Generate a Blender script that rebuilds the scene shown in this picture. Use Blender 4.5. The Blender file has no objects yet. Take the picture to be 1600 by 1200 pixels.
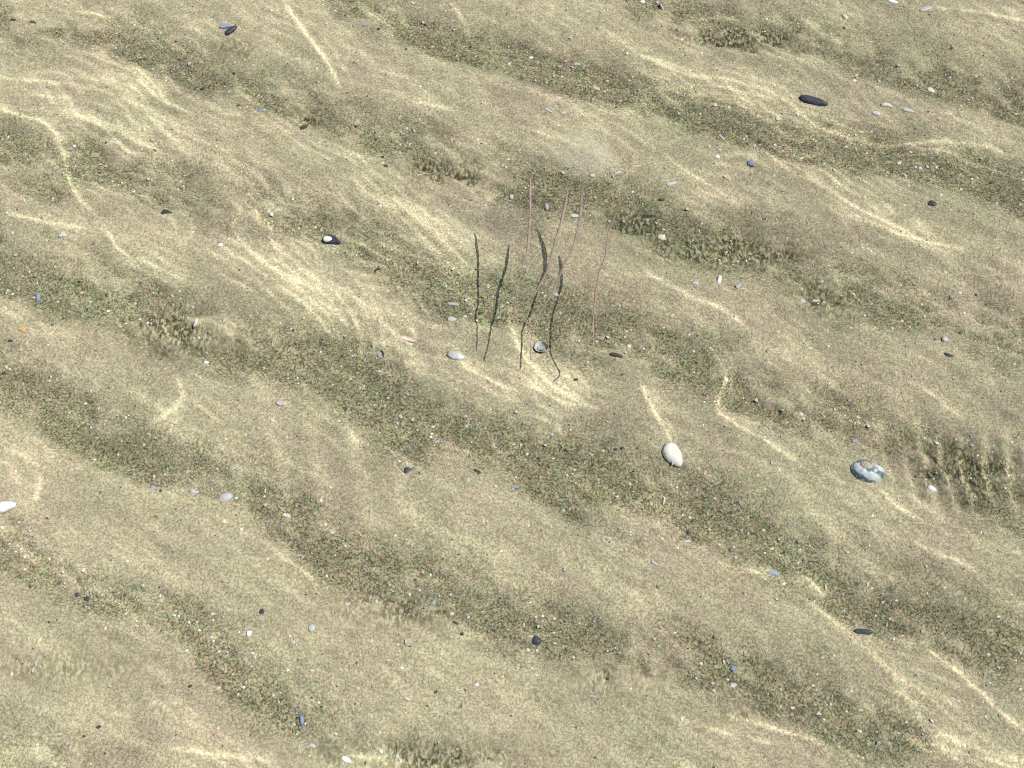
import bpy, math, random
import numpy as np
from mathutils import Vector, noise as mnoise

C = bpy.context.scene
R = math.radians
random.seed(7)
rng = np.random.default_rng(11)

# ------------------------------------------------------------------ camera
FLOOR = -2.0                      # the sand lies two metres under the water surface (z = 0)
PITCH = 65.0
HFOV = 45.0
CAM = Vector((0.0, 0.0, -0.18))
cam_d = bpy.data.cameras.new("camera")
cam = bpy.data.objects.new("camera", cam_d)
C.collection.objects.link(cam)
cam.location = CAM
cam.rotation_euler = (R(90 - PITCH), 0, 0)
cam_d.sensor_width = 36.0
cam_d.lens = 18.0 / math.tan(R(HFOV / 2))
cam_d.clip_start = 0.01
cam_d.clip_end = 400.0
C.camera = cam

# ------------------------------------------------------------------ sky, sun, exposure
SUN_EL, SUN_AZ = 45.0, 82.0       # azimuth measured from +Y (away from the viewer) towards +X
W = bpy.data.worlds.new("World")
C.world = W
W.use_nodes = True
wn = W.node_tree.nodes
sky = wn.new("ShaderNodeTexSky")
sky.sky_type = 'NISHITA'
sky.sun_disc = False
sky.dust_density = 3.0
sky.ozone_density = 0.4
sky.sun_elevation = R(SUN_EL)
sky.sun_rotation = R(SUN_AZ)
W.node_tree.links.new(sky.outputs[0], wn["Background"].inputs[0])
wn["Background"].inputs[1].default_value = 0.10
sd = bpy.data.lights.new("sun", 'SUN')
sun = bpy.data.objects.new("sun", sd)
C.collection.objects.link(sun)
sd.energy = 4.3
sd.angle = R(0.10)
sd.color = (1.0, 0.955, 0.95)
to_sun = Vector((math.cos(R(SUN_EL)) * math.sin(R(SUN_AZ)), math.cos(R(SUN_EL)) * math.cos(R(SUN_AZ)), math.sin(R(SUN_EL))))
sun.rotation_euler = to_sun.to_track_quat('Z', 'Y').to_euler()
sd.cycles.is_caustics_light = True
C.view_settings.view_transform = 'Standard'
C.view_settings.look = 'None'
C.view_settings.gamma = 1.0
C.view_settings.exposure = 0.92
C.cycles.use_denoising = False
C.cycles.pixel_filter_type = 'BLACKMAN_HARRIS'
C.cycles.filter_width = 1.1
C.cycles.max_bounces = 6
C.cycles.diffuse_bounces = 2
C.cycles.transmission_bounces = 6
C.cycles.transparent_max_bounces = 12
C.cycles.caustics_refractive = True
C.cycles.caustics_reflective = False
C.cycles.sample_clamp_direct = 0.0
C.cycles.sample_clamp_indirect = 4.0

# ------------------------------------------------------------------ helpers: picture <-> seabed
cp, sp = math.cos(R(PITCH)), math.sin(R(PITCH))
TH = math.tan(R(HFOV / 2))
def ray(px, py):
    u = (px - 800.0) / 800.0 * TH
    v = (600.0 - py) / 800.0 * TH
    return Vector((u, cp + v * sp, -sp + v * cp)).normalized()
def at(px, py, z=FLOOR):
    d = ray(px, py)
    return CAM + d * ((z - CAM.z) / d.z)
ior = 1.333
th_r = math.asin(math.cos(R(SUN_EL)) / ior)
sun_h = Vector((math.sin(R(SUN_AZ)), math.cos(R(SUN_AZ))))
in_water = Vector((sun_h.x * math.sin(th_r), sun_h.y * math.sin(th_r), math.cos(th_r)))   # from the sand towards the sun, under water

def px_lines(lines):
    return [[(at(x, y).x, at(x, y).y) for x, y in l] for l in lines]

def seg_paint(X, Y, x0, y0, step, pts, half, fn):
    """fn(distance / half, t) is added (max) along a polyline, t runs 0..1"""
    pts = np.array(pts, float)
    # smooth the polyline (Catmull-Rom)
    P = np.vstack([2 * pts[0] - pts[1], pts, 2 * pts[-1] - pts[-2]])
    out = []
    for i in range(1, len(P) - 2):
        for t in np.linspace(0, 1, 6, endpoint=False):
            a, b, c, d = P[i - 1], P[i], P[i + 1], P[i + 2]
            out.append(0.5 * (2 * b + (c - a) * t + (2 * a - 5 * b + 4 * c - d) * t * t + (3 * b - a - 3 * c + d) * t ** 3))
    out.append(P[-2])
    q = np.array(out)
    L = np.r_[0, np.cumsum(np.hypot(*np.diff(q, axis=0).T))]
    m = half * 4
    i0 = max(int((q[:, 0].min() - m - x0) / step), 0); i1 = int((q[:, 0].max() + m - x0) / step) + 2
    j0 = max(int((q[:, 1].min() - m - y0) / step), 0); j1 = int((q[:, 1].max() + m - y0) / step) + 2
    xs, ys = X[j0:j1, i0:i1], Y[j0:j1, i0:i1]
    if xs.size == 0:
        return (slice(0, 0), slice(0, 0)), 0
    best = np.full(xs.shape, 1e9); tt = np.zeros(xs.shape)
    for k in range(len(q) - 1):
        a, d = q[k], q[k + 1] - q[k]
        dd = (d ** 2).sum() + 1e-12
        t = np.clip(((xs - a[0]) * d[0] + (ys - a[1]) * d[1]) / dd, 0, 1)
        side = np.sign(d[0] * (ys - a[1]) - d[1] * (xs - a[0]))
        r = np.hypot(xs - a[0] - t * d[0], ys - a[1] - t * d[1])
        w = r < np.abs(best)
        best = np.where(w, r * np.where(side == 0, 1, side), best)
        tt = np.where(w, (L[k] + t * (L[k + 1] - L[k])) / L[-1], tt)
    return (slice(j0, j1), slice(i0, i1)), fn(best / half, tt)

def spectral(n, period, lo, hi, angle, aniso, seed, power=1.0):
    """periodic smooth noise, features between lo and hi metres, stretched along angle (degrees from +X)"""
    g = np.random.default_rng(seed)
    f = np.fft.fftfreq(n, period / n)
    FX, FY = np.meshgrid(f, f)
    a = R(angle)
    along = FX * math.cos(a) + FY * math.sin(a)
    across = -FX * math.sin(a) + FY * math.cos(a)
    k = np.hypot(along * aniso, across)
    amp = np.where(k > 0, 1.0 / np.maximum(k, 1e-6) ** power, 0) * np.exp(-(k * lo) ** 2) * (1 - np.exp(-(k * hi) ** 2))
    s = np.fft.ifft2(np.fft.fft2(g.standard_normal((n, n))) * amp).real
    return s / s.std()

# ------------------------------------------------------------------ the light pattern that the waves throw on the sand
#   (picture points of the bright lines, half width in picture pixels, strength); the wave heights are solved from it below
STREAKS = [
 ([(440,0),(470,45),(500,85),(522,115),(533,140)], 9, 1.7), ([(470,20),(505,60),(540,110),(548,135)], 5, .7),
 ([(205,105),(235,125),(262,160),(305,182)], 4, 2.6), ([(185,116),(220,130),(240,150),(268,167)], 4, 3.0),
 ([(145,116),(190,132),(218,147),(250,185),(305,206)], 5, 1.5), ([(250,120),(290,150),(320,170)], 5, 1.2),
 ([(-20,168),(50,182),(85,205),(102,240),(112,280),(128,315),(160,345)], 8, 2.0),
 ([(-20,120),(90,130),(180,150),(245,190),(310,265)], 9, 1.0), ([(60,170),(150,190),(230,230),(290,275)], 8, .9),
 ([(160,345),(190,395),(240,415),(295,445)], 8, 1.1), ([(320,372),(380,412),(440,450),(490,490),(530,535)], 6, 1.6),
 ([(330,360),(410,405),(470,455),(515,500)], 5, 1.1), ([(425,320),(425,350),(430,385),(470,420),(520,455),(560,510),(572,575)], 7, 1.3),
 ([(365,340),(372,370),(410,410),(480,450),(540,510)], 7, .9), ([(535,238),(580,285),(640,330),(700,380),(765,435)], 6, 1.2),
 ([(555,240),(600,290),(660,340),(720,395)], 5, 1.0), ([(590,300),(650,355),(700,400),(740,440)], 5, .8),
 ([(530,260),(600,330),(680,390),(730,450)], 8, .7), ([(500,430),(560,470),(620,520),(650,540)], 8, 1.0),
 ([(798,470),(804,520),(820,560),(860,600),(915,637)], 7, 2.0), ([(815,600),(860,620),(900,635),(940,640)], 5, 1.1),
 ([(715,560),(760,590),(815,615)], 6, 1.4), ([(998,598),(1018,640),(1038,670),(1050,697)], 5, 2.8),
 ([(1100,530),(1130,560),(1138,595),(1122,640),(1150,665),(1200,695),(1250,735)], 7, 1.2),
 ([(925,35),(980,70),(1020,95),(1070,115),(1150,125),(1220,150),(1270,190),(1330,212),(1400,225),(1500,225),(1620,255)], 8, 1.5),
 ([(965,88),(1040,120),(1120,150),(1190,170),(1260,188)], 5, 1.3), ([(975,75),(1060,105),(1150,140),(1230,160)], 4, 1.0),
 ([(1400,225),(1480,240),(1550,262),(1620,290)], 5, 1.0), ([(1290,298),(1340,330),(1395,358),(1445,380)], 5, 2.0),
 ([(1290,320),(1350,350),(1420,375),(1520,395)], 8, .9), ([(1450,14),(1530,24),(1620,42)], 7, 1.6),
 ([(800,198),(850,214),(910,232)], 5, 1.0), ([(1030,235),(1080,275),(1130,305),(1160,330)], 6, 1.0),
 ([(1100,470),(1150,500),(1180,520)], 5, .9), ([(1370,760),(1395,790),(1440,812)], 7, 1.0),
 ([(1420,845),(1470,870),(1520,890)], 8, .9), ([(1440,1000),(1520,1070),(1560,1110),(1620,1160)], 8, 1.6),
 ([(1420,1148),(1490,1172),(1620,1210)], 5, 2.0), ([(1462,1143),(1500,1160)], 3, 2.2),
 ([(1130,1112),(1200,1135),(1310,1165)], 6, 1.5), ([(1040,1120),(1150,1150),(1260,1170)], 5, .8),
 ([(615,522),(650,538)], 5, 1.3), ([(90,15),(200,32),(260,62),(330,100)], 7, .9), ([(270,585),(282,625),(235,665)], 10, .7),
 ([(1100,880),(1200,900),(1290,960),(1360,1010)], 9, .7), ([(0,700),(60,730),(50,800)], 12, .6),
 ([(0,330),(90,350),(140,360)], 8, .8), ([(690,430),(740,470),(780,520)], 7, .8), ([(620,770),(640,720),(600,690)], 10, .5),
 ([(1200,840),(1260,900),(1300,950)], 7, .8), ([(1430,600),(1470,635),(1500,655)], 7, .7), ([(1240,590),(1310,640),(1400,680)], 7, .7),
 ([(560,130),(640,160),(720,175)], 9, .6), ([(700,0),(715,20),(740,60)], 8, .8), ([(560,5),(600,30),(640,50)], 8, .8),
 ([(1000,420),(1060,455),(1150,490)], 8, .6), ([(330,390),(400,440),(460,500),(480,540)], 8, .6),
 ([(540,1180),(640,1190),(760,1205)], 8, .8), ([(260,1170),(340,1180),(430,1190)], 8, .7),
 ([(600,560),(602,600)], 5, .6), ([(640,560),(642,600)], 5, .5),
 ([(640,780),(650,830)], 9, .5), ([(540,650),(560,700)], 9, .5), ([(420,860),(480,900),(500,940)], 9, .6),
]
def nested(line, offs):
    """parallel companions of a bright line: (offset in picture px to its lower side, strength, start, end as shares of its length)"""
    q = np.array(line, float)
    d = np.gradient(q, axis=0); d /= np.hypot(d[:, 0], d[:, 1])[:, None] + 1e-9
    nrm = np.stack([-d[:, 1], d[:, 0]], 1)
    for off, st, a, b in offs:
        u = np.linspace(a, b, 9) * (len(q) - 1)
        k = np.arange(len(q))
        ox_ = q[:, 0] + nrm[:, 0] * off; oy_ = q[:, 1] + nrm[:, 1] * off
        wob = np.array([random.uniform(-.12, .12) * abs(off) for _ in u])
        STREAKS.append((list(zip(np.interp(u, k, ox_) + wob, np.interp(u, k, oy_) + wob)), 3.6, st))
nested([(205,105),(235,125),(262,160),(305,182),(350,200)], [(-26,.8,.2,1), (34,1.1,0,1), (48,.8,.1,.9), (62,.9,0,.8), (80,.7,.2,1), (100,.7,0,.7)])
nested([(320,368),(380,412),(440,450),(490,490),(530,540)], [(-16,1.2,.2,1), (-32,1.0,.3,1), (-48,.9,.2,.9), (18,1.0,0,.8), (34,.7,.1,.6), (-66,.7,.4,1)])
nested([(470,400),(520,450),(562,510),(574,575)], [(16,1.1,0,1), (-20,.9,.3,1), (-38,.8,.2,1), (-56,.6,.4,1)])
nested([(535,238),(580,285),(640,330),(700,380),(765,435)], [(-14,1.1,0,1), (15,1.0,.1,1), (30,.8,.2,.9), (48,.8,0,.6), (-30,.7,.3,1)])
nested([(980,70),(1070,115),(1150,125),(1220,150),(1270,190),(1330,212),(1400,225),(1500,225)], [(-12,.9,.2,.8), (12,1.1,.1,.7), (24,.9,0,.6), (-24,.6,.5,1), (14,.8,.7,1), (28,.7,.75,1)])
nested([(800,560),(850,600),(910,637)], [(-12,1.3,0,1), (12,1.0,.2,1), (-26,.7,.4,1)])
nested([(1290,298),(1340,330),(1395,358),(1445,380)], [(10,1.0,0,.9), (-12,.8,.2,1), (24,.7,0,.8)])
nested([(0,125),(90,132),(180,152),(245,190),(310,265)], [(18,.9,.1,.8), (38,.9,0,1), (-16,.8,.1,.7), (60,.8,.2,1)])
nested([(1100,530),(1130,560),(1138,595),(1122,640)], [(-14,.7,0,.8), (16,.6,0,.7)])
nested([(1430,1148),(1490,1172),(1620,1210)], [(-12,1.0,0,1), (12,.8,0,.8)])
nested([(160,345),(190,395),(240,415),(295,445)], [(-14,.7,.2,1), (14,.8,.3,1)])
nested([(560,330),(620,400),(650,450),(690,520)], [(0,.7,0,1), (16,.6,.1,.9), (34,.5,0,1)])
NP, PER = 1800, 3.6
STEP = PER / NP
XC, YC = 0.0, at(800, 600).y
gx = XC - PER / 2 + np.arange(NP) * STEP
gy = YC - PER / 2 + np.arange(NP) * STEP
X, Y = np.meshgrid(gx, gy)
E = np.zeros((NP, NP))
for l, hw, s in STREAKS:
    p = [(at(x, y).x, at(x, y).y) for x, y in l]
    def prof(r, t, s=s):
        core = .95 * np.exp(-r ** 2 * 1.6) + 0.28 * np.exp(-np.abs(r) * np.where(r > 0, 0.26, 1.1))
        return 1.5 * s * core * np.clip(np.minimum(t, 1 - t) * 5, 0, 1) ** 0.7
    sl, v = seg_paint(X, Y, gx[0], gy[0], STEP, p, hw * 0.00053, prof)
    E[sl] += v
n1 = spectral(NP, PER, .022, .26, -28, 4.5, 3, .8)
n2 = spectral(NP, PER, .010, .08, -32, 3.2, 4, .5)
n3 = spectral(NP, PER, .016, .09, 5, .7, 5, .5)
src = E * np.clip(.86 + .26 * n2 + .10 * n1, .2, 1.7)
src += 0.10 * n1 + 0.11 * n2 * (0.6 + .5 * n1) + .04 * n3
# trains of small parallel ripples, bent by the swell
aa = R(-33)
across = -(X - XC) * math.sin(aa) + (Y - YC) * math.cos(aa)
wa = spectral(NP, PER, .06, .6, -33, 1.5, 31, 1.6); wb = spectral(NP, PER, .05, .5, -33, 1.6, 32, 1.4)
def train(spacing, w, seed, sharp):
    ph = (across + .016 * w) / spacing + .12 * spectral(NP, PER, .03, .2, -30, 2, seed + 50, 1)
    m = np.clip(spectral(NP, PER, .045, .30, -30, 1.8, seed, 1) * .8 + .1, 0, 1.3)
    return m * ((.5 + .5 * np.cos(2 * math.pi * ph)) ** sharp)
def zone(px, py, r): 
    c = at(px, py); return np.exp(-(((X - c.x) ** 2 + (Y - c.y) ** 2) / (r * .00105) ** 2))
zm = .45 + .9 * zone(250, 200, 260) + .9 * zone(470, 420, 200) + .7 * zone(640, 330, 150) + .8 * zone(1100, 130, 250) + .6 * zone(1350, 330, 200) + .5 * zone(1450, 1050, 220) + .6 * zone(830, 600, 130)
trains = train(.019, wa, 41, 3) + train(.026, wb, 42, 3.5) + .6 * train(.015, wa, 43, 2)
src += .62 * zm * (trains - .3 * trains.mean())
# short ripples that run the other way make the upright bars
def bars(px, py, rx, ry, sp, tilt, amp):
    c = at(px, py); k = .00105
    g_ = np.exp(-(((X - c.x) / (rx * k)) ** 2) ** 2 - (((Y - c.y) / (ry * k)) ** 2) ** 2)
    return amp * g_ * (1.7 * (.5 + .5 * np.cos(2 * math.pi * ((X - c.x) + tilt * (Y - c.y) + .003 * wb) / (sp * k))) ** 2.5 - .55)
src += 1.0 * bars(1515, 742, 115, 60, 31, .05, .8) + bars(610, 540, 90, 70, 40, .1, .3) + bars(500, 740, 160, 90, 60, .25, .18)
src = np.where(src > .8, .8 + 1.9 * np.tanh((src - .8) / 1.9), src)
I = np.maximum(1 + src, 0.42)
I /= I.mean()
# shift of the refracted sun ray on the sand for a small surface slope (2x2, found numerically)
def refr_shift(sx, sy):
    n = Vector((-sx, -sy, 1)).normalized(); d = -to_sun
    c = -n.dot(d); k = 1 / ior
    t = d * k + n * (k * c - math.sqrt(1 - k * k * (1 - c * c)))
    return np.array([t.x / -t.z * -FLOOR, t.y / -t.z * -FLOOR])
b0 = refr_shift(0, 0); e_ = 1e-4
M = np.array([(refr_shift(e_, 0) - b0) / e_, (refr_shift(0, e_) - b0) / e_]).T
kx = np.fft.fftfreq(NP, STEP) * 2 * math.pi
KX, KY = np.meshgrid(kx, kx)
Q = M[0, 0] * KX ** 2 + (M[0, 1] + M[1, 0]) * KX * KY + M[1, 1] * KY ** 2
Q[0, 0] = 1
# solve div(M grad h) + det = 1 / I(x + shift) - 1 by a few fixed-point rounds
LP = np.exp(-(np.hypot(KX, KY) * .0010) ** 2) * (1 - np.exp(-(np.hypot(KX, KY) * .13) ** 2))
detM = np.linalg.det(M)
JJ, II = np.meshgrid(np.arange(NP), np.arange(NP), indexing='ij')
def pull(Fd, dx, dy):
    fx = II + dx / STEP; fy = JJ + dy / STEP
    ix = np.floor(fx).astype(np.int64); iy = np.floor(fy).astype(np.int64)
    tx = fx - ix; ty = fy - iy
    ix %= NP; iy %= NP; ix1 = (ix + 1) % NP; iy1 = (iy + 1) % NP
    return (Fd[iy, ix] * (1 - tx) + Fd[iy, ix1] * tx) * (1 - ty) + (Fd[iy1, ix] * (1 - tx) + Fd[iy1, ix1] * tx) * ty
Rr = 1 / I - 1
Hk = 0
for it_ in range(9):
    Rr -= Rr.mean()
    Hn = -np.fft.fft2(Rr) / Q * LP
    Hn[0, 0] = 0
    Hk = Hn if it_ == 0 else Hk * .45 + Hn * .55
    if it_ == 8: break
    hx = np.fft.ifft2(1j * KX * Hk).real; hy = np.fft.ifft2(1j * KY * Hk).real
    hxx = np.fft.ifft2(-KX * KX * Hk).real; hyy = np.fft.ifft2(-KY * KY * Hk).real; hxy = np.fft.ifft2(-KX * KY * Hk).real
    dx_ = M[0, 0] * hx + M[0, 1] * hy; dy_ = M[1, 0] * hx + M[1, 1] * hy
    Rr = 1 / pull(I, dx_, dy_) - 1 - np.clip(detM * (hxx * hyy - hxy ** 2), -.5, .5)
h = np.fft.ifft2(Hk).real
print("waves", it_, "slope", round(float(np.abs(hx).max()), 4), "shift", round(float(np.hypot(dx_, dy_).max()), 4))

def tensor_axis(c, half, step, far):
    a = list(np.arange(-half, half + step / 2, step))
    s, x, ext = step, half, []
    while x < far:
        s *= 1.25; x += s; ext.append(x)
    return np.array([-v for v in ext[::-1]] + a + ext) + c

def grid_mesh(name, xs, ys, Z):
    nx, ny = len(xs), len(ys)
    co = np.empty((ny, nx, 3), np.float32)
    co[..., 0] = xs[None, :]; co[..., 1] = ys[:, None]; co[..., 2] = Z
    idx = np.arange(nx * ny, dtype=np.int32).reshape(ny, nx)
    q = np.stack([idx[:-1, :-1], idx[:-1, 1:], idx[1:, 1:], idx[1:, :-1]], -1).reshape(-1, 4)
    me = bpy.data.meshes.new(name)
    me.vertices.add(nx * ny); me.vertices.foreach_set("co", co.ravel())
    me.loops.add(q.size); me.loops.foreach_set("vertex_index", q.ravel())
    me.polygons.add(len(q))
    me.polygons.foreach_set("loop_start", np.arange(0, q.size, 4, dtype=np.int32))
    me.polygons.foreach_set("use_smooth", np.ones(len(q), bool))
    me.update(calc_edges=True)
    return me

def sample(F, xs, ys, x0, y0, st):
    """bilinear periodic sampling on a tensor grid"""
    n = F.shape[0]
    fx = (xs - x0) / st; fy = (ys - y0) / st
    ix = np.floor(fx).astype(int); iy = np.floor(fy).astype(int)
    tx = (fx - ix)[None, :]; ty = (fy - iy)[:, None]
    g = lambda j, i: F[np.ix_(j % F.shape[0], i % F.shape[1])]
    return (g(iy, ix) * (1 - tx) + g(iy, ix + 1) * tx) * (1 - ty) + (g(iy + 1, ix) * (1 - tx) + g(iy + 1, ix + 1) * tx) * ty

def link(name, me, mat, parent=None):
    o = bpy.data.objects.new(name, me)
    C.collection.objects.link(o)
    if mat: me.materials.append(mat)
    if parent: o.parent = parent
    o.cycles.is_caustics_receiver = True
    return o

# ------------------------------------------------------------------ materials
def new_mat(name):
    m = bpy.data.materials.new(name); m.use_nodes = True
    nt = m.node_tree; nt.nodes.clear()
    out = nt.nodes.new("ShaderNodeOutputMaterial")
    return m, nt, out
class NB:
    def __init__(s, nt): s.nt = nt
    def n(s, t, **kw):
        o = s.nt.nodes.new(t)
        for k, v in kw.items():
            if k.startswith("i_"):
                key = k[2:]
                key = int(key) if key.isdigit() else key.replace("_", " ")
                if hasattr(v, "is_output") or v.__class__.__name__.startswith("NodeSocket"): s.nt.links.new(v, o.inputs[key])
                else: o.inputs[key].default_value = v
            else: setattr(o, k, v)
        return o
    def math(s, op, a, b=0.0, clamp=False):
        o = s.nt.nodes.new("ShaderNodeMath"); o.operation = op; o.use_clamp = clamp
        for i, v in enumerate((a, b)):
            if isinstance(v, (int, float)): o.inputs[i].default_value = v
            else: s.nt.links.new(v, o.inputs[i])
        return o.outputs[0]
    def mix(s, f, a, b, mode='MIX'):
        o = s.nt.nodes.new("ShaderNodeMix"); o.data_type = 'RGBA'; o.blend_type = mode
        for i, v in ((0, f), (6, a), (7, b)):
            if isinstance(v, (int, float)): o.inputs[i].default_value = v
            elif isinstance(v, tuple): o.inputs[i].default_value = (*v, 1)
            else: s.nt.links.new(v, o.inputs[i])
        return o.outputs[2]
    def noise(s, vec, scale, detail=2.0, rough=.5, dist=0.0, col=False):
        o = s.nt.nodes.new("ShaderNodeTexNoise")
        s.nt.links.new(vec, o.inputs["Vector"])
        o.inputs["Scale"].default_value = scale; o.inputs["Detail"].default_value = detail
        o.inputs["Roughness"].default_value = rough; o.inputs["Distortion"].default_value = dist
        return o.outputs[1 if col else 0]
    def ramp(s, fac, *stops):
        o = s.nt.nodes.new("ShaderNodeValToRGB"); e = o.color_ramp.elements
        while len(e) < len(stops): e.new(0.5)
        for el, (p, c) in zip(e, stops):
            el.position = p; el.color = (c, c, c, 1) if isinstance(c, (int, float)) else (*c, 1)
        s.nt.links.new(fac, o.inputs[0])
        return o.outputs[0]

def sand_material():
    m, nt, out = new_mat("rippled_sand"); b = NB(nt)
    P = b.n("ShaderNodeTexCoord").outputs["Object"]
    deb = b.n("ShaderNodeAttribute", attribute_name="debris").outputs["Fac"]
    # grain pattern warped here and there: the water's refraction put into the texture
    w = b.noise(P, 9, 2, .5, col=True)
    wv = b.n("ShaderNodeVectorMath", operation='SUBTRACT', i_0=w, i_1=(.5, .5, .5)).outputs[0]
    amt = b.ramp(b.noise(P, 3.1, 2), (.35, .2), (.7, 1.0))
    amt = b.math('MULTIPLY', amt, .034)
    wv = b.n("ShaderNodeVectorMath", operation='SCALE', i_0=wv, i_Scale=amt).outputs[0]
    Q = b.n("ShaderNodeVectorMath", operation='ADD', i_0=P, i_1=wv).outputs[0]
    w2 = b.n("ShaderNodeVectorMath", operation='SUBTRACT', i_0=b.noise(P, 42, 1, .5, col=True), i_1=(.5, .5, .5)).outputs[0]
    w2 = b.n("ShaderNodeVectorMath", operation='SCALE', i_0=w2, i_Scale=.010).outputs[0]
    Q = b.n("ShaderNodeVectorMath", operation='ADD', i_0=Q, i_1=w2).outputs[0]
    # worm-like bright and dark threads of coarse grain
    g = b.noise(Q, 155, 1.6, .6)
    worm = b.math('ABSOLUTE', b.math('SUBTRACT', g, .5))
    worm = b.ramp(worm, (0.0, 0.0), (.03, .25), (.085, 0.85), (.2, 1.0))
    g2 = b.noise(Q, 290, 1.5, .6)
    fine = b.ramp(g2, (.36, 0.0), (.64, 1.0))
    tex = b.math('ADD', b.math('MULTIPLY', worm, .55), b.math('MULTIPLY', fine, .45))
    # large soft patches
    patch = b.noise(P, 5.5, 4, .6)
    patch2 = b.noise(P, 16, 3, .6)
    smear = b.n('ShaderNodeAttribute', attribute_name='smear').outputs['Fac']
    debf = b.math('ADD', deb, b.math('MULTIPLY', b.math('SUBTRACT', patch2, .5), .55), True)
    # refraction by the waves painted in as patches of stretched grain
    mp = b.n("ShaderNodeMapping", i_Vector=Q); mp.inputs["Rotation"].default_value = (0, 0, R(6)); mp.inputs["Scale"].default_value = (1.0, .55, 1)
    gs = b.noise(mp.outputs[0], 210, 1.5, .6, .4)
    ts = b.ramp(gs, (.42, 0.0), (.56, .55), (.66, 1.0))
    tex = b.mix(smear, tex, ts)
    # threads stand out most where coarse dark debris has collected
    lo = b.mix(debf, (.282, .254, .152), (.048, .050, .024))
    hi = b.mix(debf, (.60, .543, .378), (.44, .405, .255))
    base = b.mix(tex, lo, hi)
    # coloured grains
    hue = b.noise(Q, 190, 1, .5, col=True)
    base = b.mix(b.math('ADD', .14, b.math('MULTIPLY', debf, .2)), base, hue, 'OVERLAY')
    hue2 = b.ramp(patch, (.35, (.96, 1.0, .95)), (.65, (1.03, .995, 1.0)))
    base = b.mix(1.0, base, hue2, 'MULTIPLY')
    # pale and dark single grains
    vo = b.n("ShaderNodeTexVoronoi", i_Vector=Q); vo.inputs["Scale"].default_value = 170
    rnd = b.n("ShaderNodeSeparateColor", i_0=vo.outputs["Color"]).outputs
    near = b.ramp(vo.outputs["Distance"], (.22, 1.0), (.36, 0.0))
    thr = b.math('SUBTRACT', .990, b.math('MULTIPLY', debf, .03))
    white = b.math('MULTIPLY', b.math('GREATER_THAN', rnd[0], thr), near)
    base = b.mix(white, base, (.78, .76, .68))
    dark = b.math('MULTIPLY', b.math('GREATER_THAN', rnd[1], .982), near)
    base = b.mix(b.math('MULTIPLY', dark, .8), base, (.05, .05, .045))
    oran = b.math('MULTIPLY', b.math('GREATER_THAN', rnd[2], .965), near)
    base = b.mix(b.math('MULTIPLY', oran, .45), base, (.55, .30, .14))
    hgt = b.math('ADD', tex, b.math('MULTIPLY', b.noise(Q, 120, 2), 1.2))
    bump = b.n("ShaderNodeBump", i_Height=hgt, i_Strength=.55, i_Distance=.0016)
    bs = b.n("ShaderNodeBsdfDiffuse", i_Color=base, i_Roughness=.6, i_Normal=bump.outputs[0])
    nt.links.new(bs.outputs[0], out.inputs[0])
    return m

def water_material():
    m, nt, out = new_mat("clear_sea_water"); b = NB(nt)
    g = b.n("ShaderNodeBsdfRefraction", i_Color=(.97, 1, .985, 1), i_Roughness=0.0, i_IOR=ior)
    g2 = b.n("ShaderNodeBsdfGlass", i_Color=(.97, 1, .985, 1), i_Roughness=0.0, i_IOR=ior)
    nt.links.new(g2.outputs[0], out.inputs[0])
    return m

def shell_material(name, col, col2, rough=.45, scale=220.0, spec=.25, band=0.0, bumps=.3):
    m, nt, out = new_mat(name); b = NB(nt)
    P = b.n("ShaderNodeTexCoord").outputs["Object"]
    n = b.noise(P, scale, 3, .6)
    c = b.mix(b.ramp(n, (.35, 0.0), (.68, 1.0)), col, col2)
    n2 = b.noise(P, scale * .3, 2, .5)
    c = b.mix(b.ramp(n2, (.5, 0.0), (.75, .55)), c, tuple(x * .72 for x in col2))
    if band:
        wv = b.n("ShaderNodeTexWave", wave_type='RINGS', i_Vector=P); wv.inputs["Scale"].default_value = band
        wv.inputs["Distortion"].default_value = 1.2
        c = b.mix(b.math('MULTIPLY', wv.outputs[1], .3), c, tuple(x * .6 for x in col2))
    bump = b.n("ShaderNodeBump", i_Height=n, i_Strength=bumps, i_Distance=.0005)
    bs = b.n("ShaderNodeBsdfPrincipled", i_Base_Color=c, i_Roughness=rough, i_Normal=bump.outputs[0])
    bs.inputs["Specular IOR Level"].default_value = spec
    nt.links.new(bs.outputs[0], out.inputs[0])
    return m

MAT = {
 'white': shell_material("white_shell", (.64, .63, .57), (.52, .51, .45), band=90),
 'bright': shell_material("bright_white_shell", (.85, .85, .83), (.7, .71, .7)),
 'ivory': shell_material("ivory_shell", (.80, .78, .70), (.74, .71, .61), band=70, bumps=.06, scale=90),
 'cream': shell_material("cream_shell", (.68, .64, .52), (.52, .48, .36), band=110),
 'grey': shell_material("grey_shell", (.40, .41, .40), (.27, .28, .28)),
 'pale': shell_material("pale_grey_shell", (.56, .56, .52), (.44, .44, .39)),
 'pink': shell_material("pinkish_shell", (.58, .48, .44), (.48, .38, .33)),
 'bluegrey': shell_material("blue_grey_shell", (.30, .36, .46), (.20, .25, .33)),
 'blue': shell_material("blue_mussel_shell", (.16, .21, .36), (.30, .36, .46)),
 'black': shell_material("blue_black_shell", (.035, .040, .055), (.075, .08, .09), rough=.5),
 'dark': shell_material("dark_brown_scrap", (.06, .055, .045), (.10, .09, .07), rough=.8),
 'brown': shell_material("brown_scrap", (.24, .17, .11), (.33, .25, .17), rough=.7),
 'orange': shell_material("orange_shell", (.66, .42, .17), (.60, .36, .15)),
}

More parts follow.
